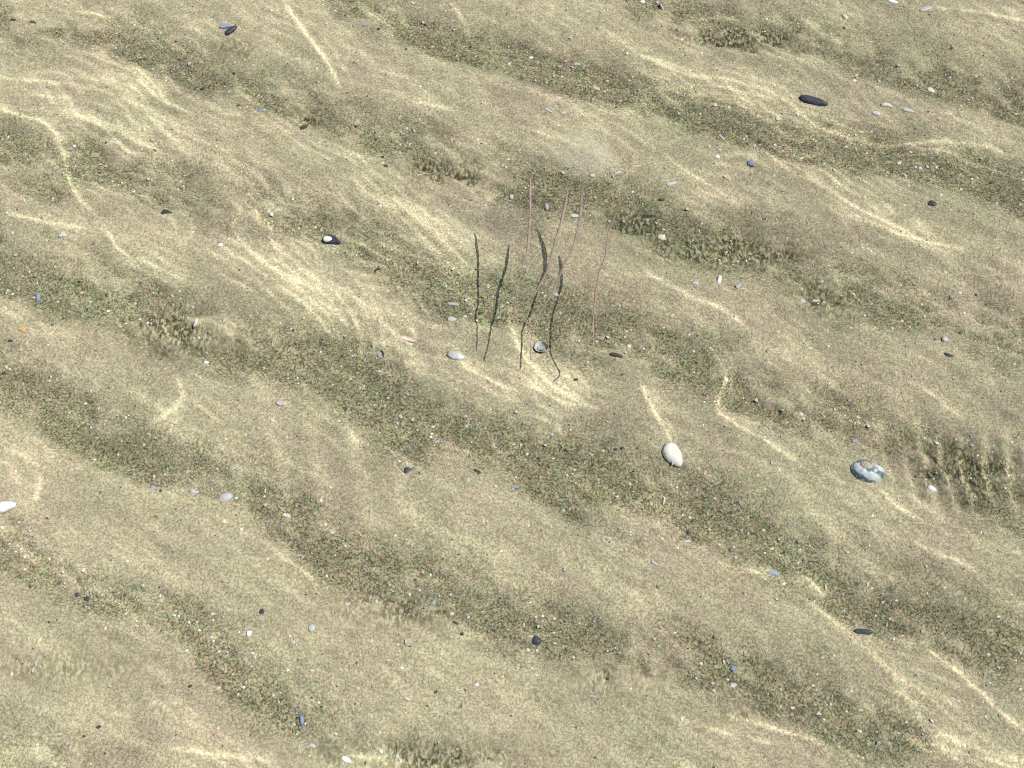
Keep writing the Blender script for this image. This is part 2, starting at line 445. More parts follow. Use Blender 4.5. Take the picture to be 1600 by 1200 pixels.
# ------------------------------------------------------------------ water surface
ox, oy = -FLOOR * math.tan(th_r) * sun_h.x, -FLOOR * math.tan(th_r) * sun_h.y    # where the light that reaches a spot of sand came in
wx = tensor_axis(XC, 1.30, STEP, 30) ; wy = tensor_axis(YC, 1.12, STEP, 30)
Z = sample(h, wx, wy, gx[0], gy[0], STEP)
fx = np.clip((2.2 - np.abs(wx - XC)) / .9, 0, 1); fy = np.clip((2.0 - np.abs(wy - YC)) / .88, 0, 1)
Z = Z * fx[None, :] * fy[:, None]
me = grid_mesh("water_surface", wx + ox, wy + oy, Z)
water = link("water", me, water_material())
water['kind'] = 'structure'
water.cycles.is_caustics_caster = True

# ------------------------------------------------------------------ seabed
BANDS = [
 ([(1000,10),(1080,40),(1150,60),(1300,85),(1420,120),(1520,150),(1640,180)], 34, 1.0),
 ([(1500,-10),(1640,20)], 18, .6),
 ([(530,10),(620,48),(720,80),(800,100),(880,128),(970,148),(1080,180),(1200,215),(1330,250),(1450,268),(1530,290),(1640,330)], 30, 1.0),
 ([(-40,25),(60,40),(150,55),(220,90),(300,120),(400,150),(480,180),(560,210),(640,240),(730,280),(850,310),(950,330),(1020,360),(1120,395),(1220,425),(1330,465),(1450,495),(1550,525),(1640,560)], 32, 1.0),
 ([(-40,220),(80,250),(160,275),(260,310),(340,330),(440,340),(540,370),(620,420),(700,465),(830,500),(900,520),(1000,550),(1100,590),(1200,635),(1290,665),(1400,700),(1500,735),(1640,770)], 36, .95),
 ([(-40,410),(60,450),(160,475),(260,515),(360,555),(450,575),(540,610),(620,655),(720,690),(820,720),(930,755),(1050,800),(1130,830),(1220,880),(1290,925),(1380,965),(1480,1000),(1640,1050)], 38, 1.0),
 ([(-40,590),(20,620),(80,660),(160,710),(250,740),(350,750),(420,790),(480,850),(540,895),(640,920),(720,950),(800,990),(900,1010),(1010,1035),(1120,1055),(1200,1085),(1290,1125),(1400,1170),(1450,1210)], 30, .95),
 ([(-40,850),(60,895),(140,935),(240,970),(310,1000),(350,1045),(400,1090),(470,1130),(560,1150),(650,1180),(760,1220)], 24, .95),
 ([(-40,1190),(120,1205),(240,1240)], 22, .6),
]
FS = .004
NF = int(PER / FS)
fgx = XC - PER / 2 + np.arange(NF) * FS; fgy = YC - PER / 2 + np.arange(NF) * FS
FX, FY = np.meshgrid(fgx, fgy)
D = np.zeros((NF, NF))
jit = spectral(NF, PER, .02, .25, -30, 1.6, 21, 1.0)
jit2 = spectral(NF, PER, .012, .07, -30, 1.5, 22, .7)
for l, hw, s in BANDS:
    p = [(at(x, y).x, at(x, y).y) for x, y in l]
    sl, v = seg_paint(FX, FY, fgx[0], fgy[0], FS, p, hw * 1.2 * .00105, lambda r, t, s=s: s * np.exp(-r ** 2 * np.where(r > 0, .40, 1.5)))
    D[sl] = np.maximum(D[sl], v)
for px_, py_, rx_, ry_, am_ in [(230,500,80,40,.9),(60,285,90,35,.8),(1280,470,90,40,.9),(1080,395,110,30,.9),(690,460,60,35,.6),(900,545,90,35,.7),(640,690,80,40,.6),(880,780,120,35,.7),(1560,800,80,30,.7),(640,940,100,30,.6),(1000,330,70,25,.6),(400,560,90,40,.5),(1560,560,90,30,.6),(30,60,70,30,.5)]:
    c_ = at(px_, py_); k_ = .00105; ca_, sa_ = math.cos(R(-26)), math.sin(R(-26))
    u_ = (FX - c_.x) * ca_ + (FY - c_.y) * sa_; v_ = -(FX - c_.x) * sa_ + (FY - c_.y) * ca_
    D = np.maximum(D, am_ * np.exp(-(u_ / (rx_ * k_)) ** 2 - (v_ / (ry_ * k_)) ** 2))
wide = spectral(NF, PER, .12, .6, -25, 1.3, 24, 1.5)
D = np.clip(D * (1.1 + .24 * wide + .30 * jit + .16 * jit2) + .05 * jit, 0, 1.2)
for px_, py_, rx_, ry_, am_ in [(1130,402,150,26,.85),(960,345,90,24,.8),(1290,460,90,28,.8),(860,310,80,22,.7)]:
    c_ = at(px_, py_); k_ = .00105; ca_, sa_ = math.cos(R(-22)), math.sin(R(-22))
    u_ = (FX - c_.x) * ca_ + (FY - c_.y) * sa_; v_ = -(FX - c_.x) * sa_ + (FY - c_.y) * ca_
    D = np.maximum(D, am_ * (1 + .25 * jit2) * np.exp(-(u_ / (rx_ * k_)) ** 2 - (v_ / (ry_ * k_)) ** 2))
big = spectral(NF, PER, .05, .5, -25, 1.5, 23, 1.5)
Fz = -.012 * (np.clip(D, 0, 1) - .35) + .002 * big + .0006 * jit2
fadx = np.clip((1.78 - np.abs(fgx - XC)) / .3, 0, 1); fady = np.clip((1.78 - np.abs(fgy - YC)) / .3, 0, 1)
Fz = Fz * fadx[None, :] * fady[:, None]
sx_ = tensor_axis(XC, 1.35, FS, 40); sy_ = tensor_axis(YC, 1.2, FS, 40)
inside = ((np.abs(sx_ - XC) < 1.79)[None, :] * (np.abs(sy_ - YC) < 1.79)[:, None])
Zf = sample(Fz, sx_, sy_, fgx[0], fgy[0], FS) * inside
Df = sample(D, sx_, sy_, fgx[0], fgy[0], FS)
me = grid_mesh("seabed", sx_, sy_, Zf)
a = me.attributes.new("debris", 'FLOAT', 'POINT')
a.data.foreach_set("value", Df.astype(np.float32).ravel())
SM = np.zeros((NF, NF))  # zones whose grain is drawn stretched, as if bent by the water
for px_, py_, rx_, ry_ in [(1130,390,150,32),(1290,470,60,38),(990,350,60,30),(610,955,95,26),(640,1180,170,22),(90,1045,120,26),(700,270,90,35),(470,190,35,22),(960,1065,70,26),(1180,1115,80,14),(380,75,50,25),(1500,740,110,45),(280,520,90,45),(1170,60,140,30)]:
    c_ = at(px_, py_); k_ = .00105
    SM = np.maximum(SM, np.exp(-(((FX - c_.x) / (rx_ * k_)) ** 2 + ((FY - c_.y) / (ry_ * k_)) ** 2) ** 1.5))
SM = np.clip(SM * (.85 + .3 * jit2), 0, .9)
a = me.attributes.new("smear", 'FLOAT', 'POINT')
a.data.foreach_set("value", sample(SM, sx_, sy_, fgx[0], fgy[0], FS).astype(np.float32).ravel())
seabed = link("seabed_ground", me, sand_material())
seabed.location.z = FLOOR
seabed['kind'] = 'structure'
seabed.cycles.is_caustics_receiver = True
def ground_z(x, y):
    i = (x - fgx[0]) / FS; j = (y - fgy[0]) / FS
    return FLOOR + float(Fz[int(round(j)) % NF, int(round(i)) % NF])
# ------------------------------------------------------------------ shells, stones and scraps
def tag(o, label, cat, group=None):
    o['label'] = label; o['category'] = cat
    if group: o['group'] = group
    return o

def build_mesh(name, V, F, smooth=True):
    me = bpy.data.meshes.new(name)
    me.from_pydata([tuple(v) for v in V], [], F)
    me.update()
    if smooth: me.polygons.foreach_set("use_smooth", [True] * len(me.polygons))
    return me

def outline(kind, n, g):
    th = np.arange(n) / n * 2 * math.pi
    c, s = np.cos(th), np.sin(th)
    if kind == 'clam':
        x, y = c * (1 + .06 * np.cos(2 * th)), s * (1 - .16 * c) * (1 + .05 * np.sin(th + 1))
        x = x + .10 * np.exp(-((th - 5.7) / .28) ** 2)
    elif kind == 'fan':
        r = np.interp(th, [0, .35, .9, 1.6, 2.4, 3.14, 3.9, 4.7, 5.4, 5.9, 2 * math.pi], [1.08, .98, .90, 1.0, 1.04, 1.0, .98, .93, .86, .96, 1.08])
        x, y = r * c, r * s
    elif kind == 'oval':
        x, y = c, s * (1 - .10 * c)
    elif kind == 'mussel':
        x, y = c, s * (1 - .42 * c) * (1 + .10 * np.sin(th))
        y = y + .12 * (1 - c ** 2)
    elif kind == 'long':
        x, y = np.sign(c) * np.abs(c) ** .8, np.sign(s) * np.abs(s) ** .9 * (1 - .22 * c)
    elif kind == 'crescent':
        x, y = c, s * .55 + .75 * (1 - c ** 2) - .35
    elif kind == 'tri':
        r = np.interp(th, [0, .5, 2.0, 2.6, 4.1, 4.7, 2 * math.pi], [1.05, .62, 1.0, .66, 1.1, .6, 1.05])
        x, y = r * c, r * s
    else:                                    # broken fragment with corners
        k = g.integers(5, 8)
        a = np.sort((np.arange(k) + g.uniform(-.28, .28, k)) / k * 2 * math.pi)
        rr = g.uniform(.72, 1.15, k)
        px_, py_ = rr * np.cos(a), rr * np.sin(a)
        t = np.arange(n) / n * k
        i = np.floor(t).astype(int) % k; f = t - np.floor(t)
        x = px_[i] * (1 - f) + px_[(i + 1) % k] * f; y = py_[i] * (1 - f) + py_[(i + 1) % k] * f
    if kind not in ('frag',):
        w = 1 + .025 * np.sin(3 * th + g.uniform(0, 6)) + .02 * np.sin(7 * th + g.uniform(0, 6))
        x, y = x * w, y * w
    return x, y

def plate(kind, L, Wd, Hh, g, umbo=(0, 0), thick=.0012, rib=0.0, ribs=7, cup=False, solid=False, n=None, rings=None):
    """a curved shell: dome (or cup) with a rim thickness; solid: a pebble, rounded above and below"""
    n = n or (40 if L > .012 else 20)
    rings = rings or (9 if L > .012 else 4)
    ox_, oy_ = outline(kind, n, g)
    V, F = [], []
    def layer(sgn):
        st = len(V)
        for k in range(1, rings + 1):
            r = k / rings
            z = Hh * (1 - r ** 2.4) ** .62 if r < 1 else 0
            z += rib * math.sin(r * ribs * 2 * math.pi) * r
            for i in range(n):
                x = (umbo[0] * (1 - r) + ox_[i] * r) * L / 2; y = (umbo[1] * (1 - r) + oy_[i] * r) * Wd / 2
                V.append((x, y, z if sgn > 0 else (-z * .7 if solid else z - thick)))
        V.append((umbo[0] * L / 2, umbo[1] * Wd / 2, Hh if sgn > 0 else (-Hh * .7 if solid else Hh - thick)))
        top = len(V) - 1
        for k in range(rings - 1):
            for i in range(n):
                q = [st + k * n + i, st + (k + 1) * n + i, st + (k + 1) * n + (i + 1) % n, st + k * n + (i + 1) % n]
                F.append(q if sgn > 0 else q[::-1])
        for i in range(n):
            q = [top, st + i, st + (i + 1) % n]
            F.append(q if sgn > 0 else q[::-1])
        return st + (rings - 1) * n
    a = layer(1); b_ = layer(-1)
    for i in range(n):
        F.append([a + (i + 1) % n, a + i, b_ + i, b_ + (i + 1) % n])
    V = np.array(V)
    if cup:
        V[:, 2] = Hh - V[:, 2]
        F = [f[::-1] for f in F]
    else:
        V[:, 2] += thick if not solid else Hh * .45
    return build_mesh("shell_form", V, F)

def frame_at(px, py, ln, wd, ang):
    """world position, heading and true sizes of something that measures ln x wd in the picture at angle ang"""
    ca, sa = math.cos(R(ang)), -math.sin(R(ang))
    a = at(px - ca * ln / 2, py - sa * ln / 2); b = at(px + ca * ln / 2, py + sa * ln / 2)
    c = at(px - sa * wd / 2, py + ca * wd / 2); d = at(px + sa * wd / 2, py - ca * wd / 2)
    p = at(px, py)
    p.z = ground_z(p.x, p.y)
    q = at(px, py, p.z); q.z = ground_z(q.x, q.y)
    return q, math.atan2(b.y - a.y, b.x - a.x), (b - a).length, (d - c).length

def put(o, q, rz, g, tilt=7):
    o.location = (q.x, q.y, q.z - .0003)
    o.rotation_euler = (R(g.uniform(-tilt, tilt)), R(g.uniform(-tilt, tilt)), rz)

FORMS = {  # outline, height as share of width, umbo, ribs, cup, solid, name, category
 'fan': ('fan', .24, (-.55, .15), .0001, False, False, 'clam_shell', 'shell'),
 'clam': ('clam', .30, (.35, .1), .00022, False, False, 'clam_shell', 'shell'),
 'oval': ('oval', .26, (.2, 0), .00015, False, False, 'clam_shell', 'shell'),
 'cup': ('oval', .34, (.1, 0), .0, True, False, 'clam_shell', 'shell'),
 'mussel': ('mussel', .32, (.62, 0), .00012, False, False, 'mussel_shell', 'shell'),
 'long': ('long', .34, (.5, 0), .00012, False, False, 'mussel_shell', 'shell'),
 'frag': ('frag', .16, (0, 0), 0, False, False, 'shell_fragment', 'shell fragment'),
 'tri': ('tri', .16, (0, 0), 0, False, False, 'shell_fragment', 'shell fragment'),
 'sliver': ('long', .30, (0, 0), 0, False, False, 'shell_fragment', 'shell fragment'),
 'crescent': ('crescent', .22, (0, .3), 0, False, False, 'shell_fragment', 'shell fragment'),
 'pebble': ('oval', .34, (0, 0), 0, False, True, 'pebble', 'pebble'),
 'scrap': ('long', .25, (0, 0), 0, False, True, 'weed_scrap', 'weed scrap'),
}
def item(form, mat, px, py, ln, wd, ang, label, group=None, seed=0):
    g = np.random.default_rng(int(px * 31 + py * 17 + seed))
    k, hh, um, rb, cup, solid, name, cat = FORMS[form]
    if form in ('frag', 'tri') and mat in ('dark', 'brown'):
        name, cat = 'weed_scrap', 'weed scrap'
    q, rz, L, Wd = frame_at(px, py, ln, wd, ang)
    me = plate(k, L, Wd, Wd * hh * (.75 if L < .02 else 1), g, um, thick=max(.0006, Wd * .07), rib=rb, cup=cup, solid=solid)
    o = link(name, me, MAT[mat])
    put(o, q, rz, g, 5 if L > .02 else 9)
    return tag(o, label, cat, group)

# ---- the larger shells and stones, each with its own look
big = item('fan', 'ivory', 1051, 711, 41, 28, -57, 'large whole ivory clam shell standing out at the lower end of a bright streak')
g_ = np.random.default_rng(5)
rim = link('shell_margin', plate('crescent', .0215, .0085, .0016, g_, thick=.0008), MAT['pale'], big)
rim.location = (.0068, -.0052, .0032); rim.rotation_euler = (R(14), R(6), R(-28))

def helico(turn0, turn1, a0, growth, zdrop, tube, n=160, m=22):
    V, F = [], []
    for i in range(n + 1):
        t = turn0 + (turn1 - turn0) * i / n
        s = a0 * growth ** t
        th = t * 2 * math.pi
        cx, cy, cz = .44 * s * math.cos(th), .44 * s * math.sin(th), -zdrop * s
        e1 = np.array([math.cos(th), math.sin(th), 0]); e2 = np.array([0, 0, 1.0])
        for j in range(m):
            p = 2 * math.pi * j / m
            r = tube * s * (1 + .02 * math.sin(th * 9))
            v = np.array([cx, cy, cz]) + e1 * r * math.cos(p) * 1.05 + e2 * r * math.sin(p) * 1.1
            V.append(v)
    for i in range(n):
        for j in range(m):
            F.append([i * m + j, (i + 1) * m + j, (i + 1) * m + (j + 1) % m, i * m + (j + 1) % m])
    F.append([j for j in range(m)]); F.append([n * m + j for j in range(m)][::-1])
    return np.array(V), F
def snail_material():
    m, nt, out = new_mat("blue_grey_snail_shell"); b = NB(nt)
    P = b.n("ShaderNodeTexCoord").outputs["Object"]
    wv = b.n("ShaderNodeTexWave", wave_type='BANDS', bands_direction='DIAGONAL', i_Vector=P)
    wv.inputs["Scale"].default_value = 17; wv.inputs["Distortion"].default_value = 5; wv.inputs["Detail"].default_value = 3
    wv.inputs["Detail Scale"].default_value = 1.5
    c = b.mix(b.ramp(wv.outputs[1], (.22, 0.0), (.5, 1.0)), (.10, .15, .18), (.52, .57, .57))
    n = b.noise(P, 300, 3)
    c = b.mix(b.ramp(n, (.5, 0.0), (.75, .6)), c, (.70, .72, .70))
    bs = b.n("ShaderNodeBsdfPrincipled", i_Base_Color=c, i_Roughness=.35)
    bs.inputs["Specular IOR Level"].default_value = .3
    nt.links.new(bs.outputs[0], out.inputs[0])
    return m
q, rz, L, Wd = frame_at(1349, 729, 54, 36, -6)
snail = bpy.data.objects.new('snail_shell', None); C.collection.objects.link(snail)
snail.empty_display_size = .01
snail.location = (q.x, q.y, q.z + .017)
snail.rotation_euler = (R(-20), R(-4), rz + R(4))
tag(snail, 'round blue grey snail shell with a tan spot on its spire', 'shell')
a0 = L / 1.80
V, F = helico(-0.1, 1.0, a0 / 2.1, 2.1, .85, .62)
V[:, 1] *= .78
sm = snail_material()
w_ = link('body_whorl', build_mesh('body_whorl', V, F), sm, snail)
V, F = helico(-2.2, 0.0, a0 / 2.1, 2.1, .85, .62, 140, 16)
V[:, 1] *= .78; V[:, 2] += .0006
link('spire', build_mesh('spire', V, F), shell_material('tan_spire', (.50, .36, .17), (.30, .33, .31), scale=120), snail)

def two_tone_mussel():
    o = item('mussel', 'black', 518, 377, 30, 14, -14, 'small blue black mussel shell showing a white inner face')
    g = np.random.default_rng(3)
    c = link('nacre', plate('oval', .0165, .0112, .0016, g, thick=.0006), MAT['bright'], o)
    c.location = (-.0065, .0005, .0048); c.rotation_euler = (0, R(-10), R(4))
two_tone_mussel()

ring = item('cup', 'pale', 846, 545, 21, 16, -12, 'upturned grey clam shell like a small ring below the jellyfish arms')
hl = link('hollow', plate('oval', .0135, .0098, .0012, np.random.default_rng(8), thick=.0004, cup=True), MAT['grey'], ring)
hl.location = (0, 0, .0031)

L_ = [
 ('long','black',1272,158,46,11,-16,'long blue black mussel shell lying alone on pale sand near a bright streak'),
 ('long','black',361,47,22,8,33,'short straight black shell piece on pale sand near the top edge'),
 ('oval','bluegrey',352,41,20,7,8,'faint violet grey shell just above the short straight black piece'),
 ('clam','bright',8,792,34,17,12,'bright white clam shell cut by the left edge of the picture'),
 ('oval','pale',353,778,25,15,22,'pale translucent oval clam shell beside dark sand with a grey chip to its left'),
 ('oval','pale',712,556,28,13,-14,'smooth pale grey oval shell left of the arm shadows'),
 ('frag','cream',1033,371,17,12,-10,'chunky cream shell piece on the dark band right of the jellyfish'),
 ('pebble','black',838,1001,17,14,-20,'round matte black stone on the dark band near the bottom'),
 ('long','black',1350,987,30,9,-4,'slim blue black mussel shell at the lower edge of a dark band'),
 ('frag','bluegrey',1174,254,12,15,5,'blue grey faceted shell piece near three white chips'),
 ('tri','black',259,332,19,10,4,'black wedge of mussel shell in the upper part of the left side'),
 ('frag','black',1457,317,17,11,-22,'black lump of shell on the dark band by the right side'),
 ('tri','black',637,734,15,10,22,'small black triangular chip on pale sand in mid picture'),
 ('tri','white',98,367,14,10,-6,'white triangular chip alone on pale sand'),
 ('tri','orange',35,515,14,10,-38,'only orange shell chip, near the left edge'),
 ('oval','bluegrey',60,465,8,17,8,'upright bluish shell sliver near the left edge'),
 ('frag','blue',406,172,10,9,-20,'bright blue shell chip on a dark band'),
 ('tri','grey',239,763,12,12,20,'grey triangular shell with a black speck at its right'),
 ('oval','white',304,768,13,6,-12,'thin white shell between two larger grey shells'),
 ('oval','pink',440,630,18,9,-4,'pale pinkish oval shell on sand left of the centre'),
 ('oval','pale',487,981,11,14,-10,'pale upright drop shaped shell in the lower left'),
 ('frag','cream',458,1003,8,8,0,'small round cream chip below a pale upright shell'),
 ('tri','bright',390,989,13,9,30,'sharp white chip with a pointed tail in the lower left'),
 ('clam','bright',541,1187,17,9,-28,'bright white shell close to the bottom edge'),
 ('sliver','bluegrey',472,1125,8,19,12,'upright grey blue shell on the lower dark band'),
 ('frag','pale',543,944,11,8,-10,'grey white chip at the left end of a row of rubble'),
 ('frag','grey',677,942,12,11,40,'grey shell chip at the right end of a row of rubble'),
 ('frag','black',409,955,9,10,-30,'small round black chip below pale sand in the lower left'),
 ('frag','black',120,928,11,10,-50,'black chip, upper one of a close pair on the left'),
 ('frag','black',136,935,12,10,-20,'black chip, lower one of a close pair on the left'),
 ('crescent','white',928,943,8,5,-20,'small curved white chip on pale sand above a black stone'),
 ('frag','white',1054,989,6,5,0,'tiny white cube of shell on pale sand'),
 ('frag','blue',1146,1044,14,11,50,'blue and white shell chip low in the picture'),
 ('frag','pale',1146,1071,15,11,25,'grey white shell just below the blue chip'),
 ('tri','cream',1066,1122,10,9,35,'creamy triangular chip on pale sand near the bottom'),
 ('frag','white',1238,1106,11,7,-25,'angular white chip in the lower right'),
 ('tri','white',1279,1115,9,7,-10,'small white chip between an angular chip and brown scraps'),
 ('frag','brown',1308,1128,15,12,30,'brown grey lump on the lowest dark band'),
 ('frag','brown',1337,1147,12,11,0,'reddish brown lump, lower of two on the lowest dark band'),
 ('oval','bluegrey',1210,895,18,8,-18,'bluish oval shell at the foot of a bright streak'),
 ('sliver','white',1023,880,13,4,-30,'thin white shell splinter on pale sand in the lower right'),
 ('sliver','cream',1037,784,4,12,-12,'upright cream splinter below the large ivory clam shell'),
 ('oval','pale',1457,764,18,8,-28,'grey white shell right of and below the blue grey snail shell'),
 ('frag','black',1430,745,7,5,-30,'tiny black chip right of the snail shell'),
 ('sliver','black',1483,555,17,5,-22,'thin black splinter of shell by the right side'),
 ('oval','pale',1477,530,11,9,-20,'pale round chip just above a thin black splinter'),
 ('sliver','dark',963,555,21,6,-14,'dark stick like scrap below the jellyfish arms'),
 ('oval','white',898,337,14,6,-6,'white shell beside the thick middle arms'),
 ('oval','white',854,323,8,13,8,'upright white shell between two arms of the jellyfish'),
 ('frag','pale',799,308,9,12,15,'grey chip left of the first jellyfish arm'),
 ('oval','pale',706,499,14,9,-5,'pale rounded shell above a fainter one left of the arm shadows'),
 ('sliver','pale',708,475,19,5,-8,'faint long pale shell uppermost in a loose cluster'),
 ('frag','pale',726,494,10,5,-10,'faint grey chip in the loose cluster by the arm shadows'),
 ('scrap','black',750,490,7,5,0,'black speck where the first arm shadow bends'),
 ('sliver','dark',1016,338,18,4,-2,'dark straight scrap above the chunky cream shell piece'),
 ('sliver','dark',1034,312,11,4,0,'short dark scrap farther from the arms on pale sand'),
 ('sliver','bright',1124,438,7,15,-14,'bright bluish white shell standing upright in stretched rubble'),
 ('frag','pale',1087,443,13,9,-25,'pale chip at the left end of stretched rubble'),
 ('frag','grey',1154,447,15,11,25,'violet grey chip at the right of an upright bright shell'),
 ('oval','bright',1121,245,8,6,0,'lower of three white chips near a blue faceted piece'),
 ('frag','white',1108,228,6,6,0,'left one of three white chips near a blue faceted piece'),
 ('frag','pale',1124,234,6,5,0,'middle faint one of three white chips near a blue faceted piece'),
 ('sliver','white',1128,215,12,3,-50,'slanting white splinter above three white chips'),
 ('frag','cream',1117,165,7,6,0,'round cream chip on the dark band below a long bright streak'),
 ('oval','pink',932,139,13,6,-25,'pinkish white shell in the upper dark band'),
 ('oval','pale',902,101,12,5,-10,'thin pale shell on the upper dark band'),
 ('oval','bright',830,89,8,4,5,'small bright white shell at the upper edge of a dark band'),
 ('oval','white',1004,3,9,7,0,'white shell touching the top edge of the picture'),
 ('sliver','white',1034,11,4,12,18,'upright white splinter near the top edge'),
 ('sliver','bright',1396,3,18,5,-12,'long white shell at the top edge in the right half'),
 ('oval','pink',1447,14,21,8,14,'pale pink shell beside a bright streak at the top right'),
 ('oval','cream',1321,26,10,6,-40,'cream leaf shaped chip near the top on the right'),
 ('tri','cream',1338,117,6,7,-80,'tiny cream triangle just above a white chip'),
 ('frag','bright',1335,126,7,5,0,'white chip under a tiny cream triangle on the upper right band'),
 ('oval','cream',1455,141,14,7,-32,'faint cream oval on the upper right dark band'),
 ('tri','cream',1386,164,22,8,-14,'creamy white wedge right of the long black mussel shell'),
 ('sliver','white',1419,173,20,6,-16,'slim white shell right of a creamy wedge'),
 ('oval','pale',1369,177,14,7,-20,'faint grey oval under a creamy wedge'),
 ('crescent','white',1413,274,13,7,-50,'white crescent shell on the right band'),
 ('sliver','white',1405,255,8,4,35,'white chip just above a crescent shell'),
 ('tri','black',1487,75,7,5,0,'tiny black chip on the top right bank'),
 ('frag','white',1215,185,9,7,-30,'white chip at the lower edge of the long bright streak'),
 ('frag','white',1211,227,6,4,0,'small white chip below the long bright streak'),
 ('frag','white',1252,247,9,4,20,'flat white chip in the dark band on the upper right'),
 ('crescent','pale',625,185,9,6,30,'curved pale chip on broad pale sand above the middle'),
 ('sliver','grey',572,39,13,5,8,'grey flake near the top left of the middle'),
 ('sliver','pale',501,221,14,4,30,'thin pale sliver right of a dark flake'),
 ('tri','dark',474,200,19,7,30,'dark brown flake with stretched sand beside it'),
 ('frag','black',603,260,9,6,-30,'black chip in the rubble above the middle'),
 ('scrap','dark',21,31,9,4,-8,'dark scrap, left one of two at the top left corner'),
 ('scrap','dark',52,34,11,4,-14,'dark scrap, right one of two at the top left corner'),
 ('frag','pale',35,52,6,6,0,'pale round chip below two dark scraps'),
 ('oval','cream',296,100,6,7,0,'cream oval chip below the top left dark band'),
 ('frag','black',317,139,10,6,25,'black chip at the upper end of four bright streaks'),
 ('frag','dark',372,165,7,5,10,'dark chip right of the four bright streaks'),
 ('frag','dark',365,115,6,5,0,'small dark chip above another on the upper left'),
 ('frag','bright',116,227,8,5,5,'white chip right of the long bending bright streak'),
 ('scrap','dark',240,234,8,4,-25,'dark scrap between two soft bright streaks'),
 ('crescent','black',590,422,12,6,25,'curved black chip between parallel bright streaks'),
 ('frag','white',528,396,8,5,-10,'white chip below the black and white mussel shell'),
 ('frag','pale',521,389,7,5,-10,'pale chip squeezed under the black and white mussel shell'),
 ('crescent','black',598,552,11,5,-60,'slanting black scrap above faint upright streaks'),
 ('sliver','pink',637,530,26,7,-18,'faint pinkish white shell in a soft bright streak'),
 ('frag','cream',606,455,7,5,0,'cream chip between the parallel streaks and the arm shadows'),
 ('sliver','white',306,504,6,15,-12,'upright white shell in the left dark patch'),
 ('tri','bright',322,567,9,7,20,'white chip under the left dark patch'),
 ('frag','black',167,461,6,7,0,'round black grain left of the dark patch'),
 ('scrap','dark',17,532,9,4,0,'dark scrap just under the orange chip'),
 ('frag','black',82,508,6,5,0,'small black chip right of the orange chip'),
 ('scrap','brown',122,497,9,5,-20,'reddish brown scrap on sand left of the dark patch'),
 ('frag','bright',344,383,9,6,0,'bluish white chip at the upper end of a double streak'),
 ('oval','bright',152,683,9,4,0,'small bright white chip on sand at left centre'),
 ('sliver','white',80,703,11,3,0,'thin white chip on the band at the left'),
 ('frag','black',251,768,6,9,15,'black speck at the right of a grey triangular shell'),
 ('frag','brown',244,807,9,6,-35,'dark brown chip on pale sand below a grey triangular shell'),
 ('sliver','pale',293,738,12,5,20,'grey white chip above a thin white shell'),
 ('frag','pale',449,806,12,9,-20,'grey white chip on the band left of the middle'),
 ('scrap','brown',552,808,10,5,15,'brown scrap below pale sand left of the middle'),
 ('sliver','white',711,749,7,3,-45,'left one of two small white chips below the middle band'),
 ('tri','white',731,751,6,8,0,'right one of two small white chips below the middle band'),
 ('scrap','dark',749,738,19,4,-30,'dark curved scrap above two small white chips'),
 ('sliver','bluegrey',805,761,13,4,-6,'thin bluish white sliver in the lower middle'),
 ('oval','grey',1336,689,11,6,15,'grey chip above the blue grey snail shell'),
 ('sliver','white',1342,652,9,3,-22,'thin white chip on the bank above the snail shell'),
 ('frag','white',1356,389,6,5,0,'left one of a white pair on grey sand at the right'),
 ('frag','white',1361,393,5,4,0,'right one of a white pair on grey sand at the right'),
 ('frag','white',1254,470,12,7,0,'white chip at the left of stretched pale rubble on the right'),
 ('sliver','white',1275,470,13,4,0,'white sliver at the right of stretched pale rubble'),
 ('sliver','black',1525,461,6,3,-30,'tiny black speck on pale sand by the right edge'),
 ('frag','bright',1294,541,6,4,0,'white speck near a soft streak right of the middle'),
 ('frag','pale',983,541,8,7,0,'cream chip right of the ring like shell'),
 ('scrap','black',900,593,8,4,0,'small black scrap above a pair of bright streaks'),
 ('frag','black',722,991,9,7,-10,'black chip at the end of the lower rubble row'),
 ('frag','dark',712,974,12,8,-30,'dark cluster chip just above a black chip'),
 ('frag','pale',706,960,10,8,20,'grey white chip above dark ones in the lower rubble'),
 ('oval','white',588,940,5,7,0,'white oval grain on top of the lower rubble row'),
 ('frag','white',331,996,8,6,0,'white chip with dark rim on the lower left band'),
 ('frag','bright',628,1044,7,6,0,'bright white grain alone on lower pale sand'),
 ('oval','bright',745,1070,8,5,20,'bright white oval grain on the bottom sand'),
 ('sliver','white',636,1092,9,4,-25,'white splinter below a bright white grain'),
 ('sliver','pale',634,1003,4,11,10,'upright pale sliver under the lower rubble row'),
 ('frag','white',785,1175,6,5,0,'white chip near the bottom edge in the middle'),
 ('frag','white',841,979,6,6,0,'white chip right above the black stone'),
 ('frag','white',831,1044,6,5,0,'white chip straight below the black stone'),
 ('frag','white',838,1055,7,6,0,'greyish white chip, lower of two below the black stone'),
 ('frag','dark',947,1001,8,5,0,'dark chip on the band right of the black stone'),
 ('frag','white',990,1003,5,5,0,'white grain on the band right of the black stone'),
 ('frag','white',1095,1037,7,6,0,'white chip left of the blue chip'),
 ('sliver','white',925,1088,12,4,-8,'faint white sliver near the bottom in the middle'),
 ('sliver','cream',1290,918,4,11,0,'upright cream sliver on the lower right band'),
 ('sliver','pale',488,1165,12,7,-20,'faint grey shell near the bottom on the left'),
 ('frag','cream',213,978,9,6,-30,'cream chip on sand below a pair of black chips'),
 ('sliver','white',52,1047,4,11,0,'upright white sliver by the lower left edge'),
 ('frag','white',172,1072,6,5,-30,'white grain in the lower left sand'),
 ('frag','dark',154,1136,9,6,0,'dark chip, upper one of two in the lower left'),
 ('frag','dark',131,1150,6,4,0,'dark chip, lower one of two in the lower left'),
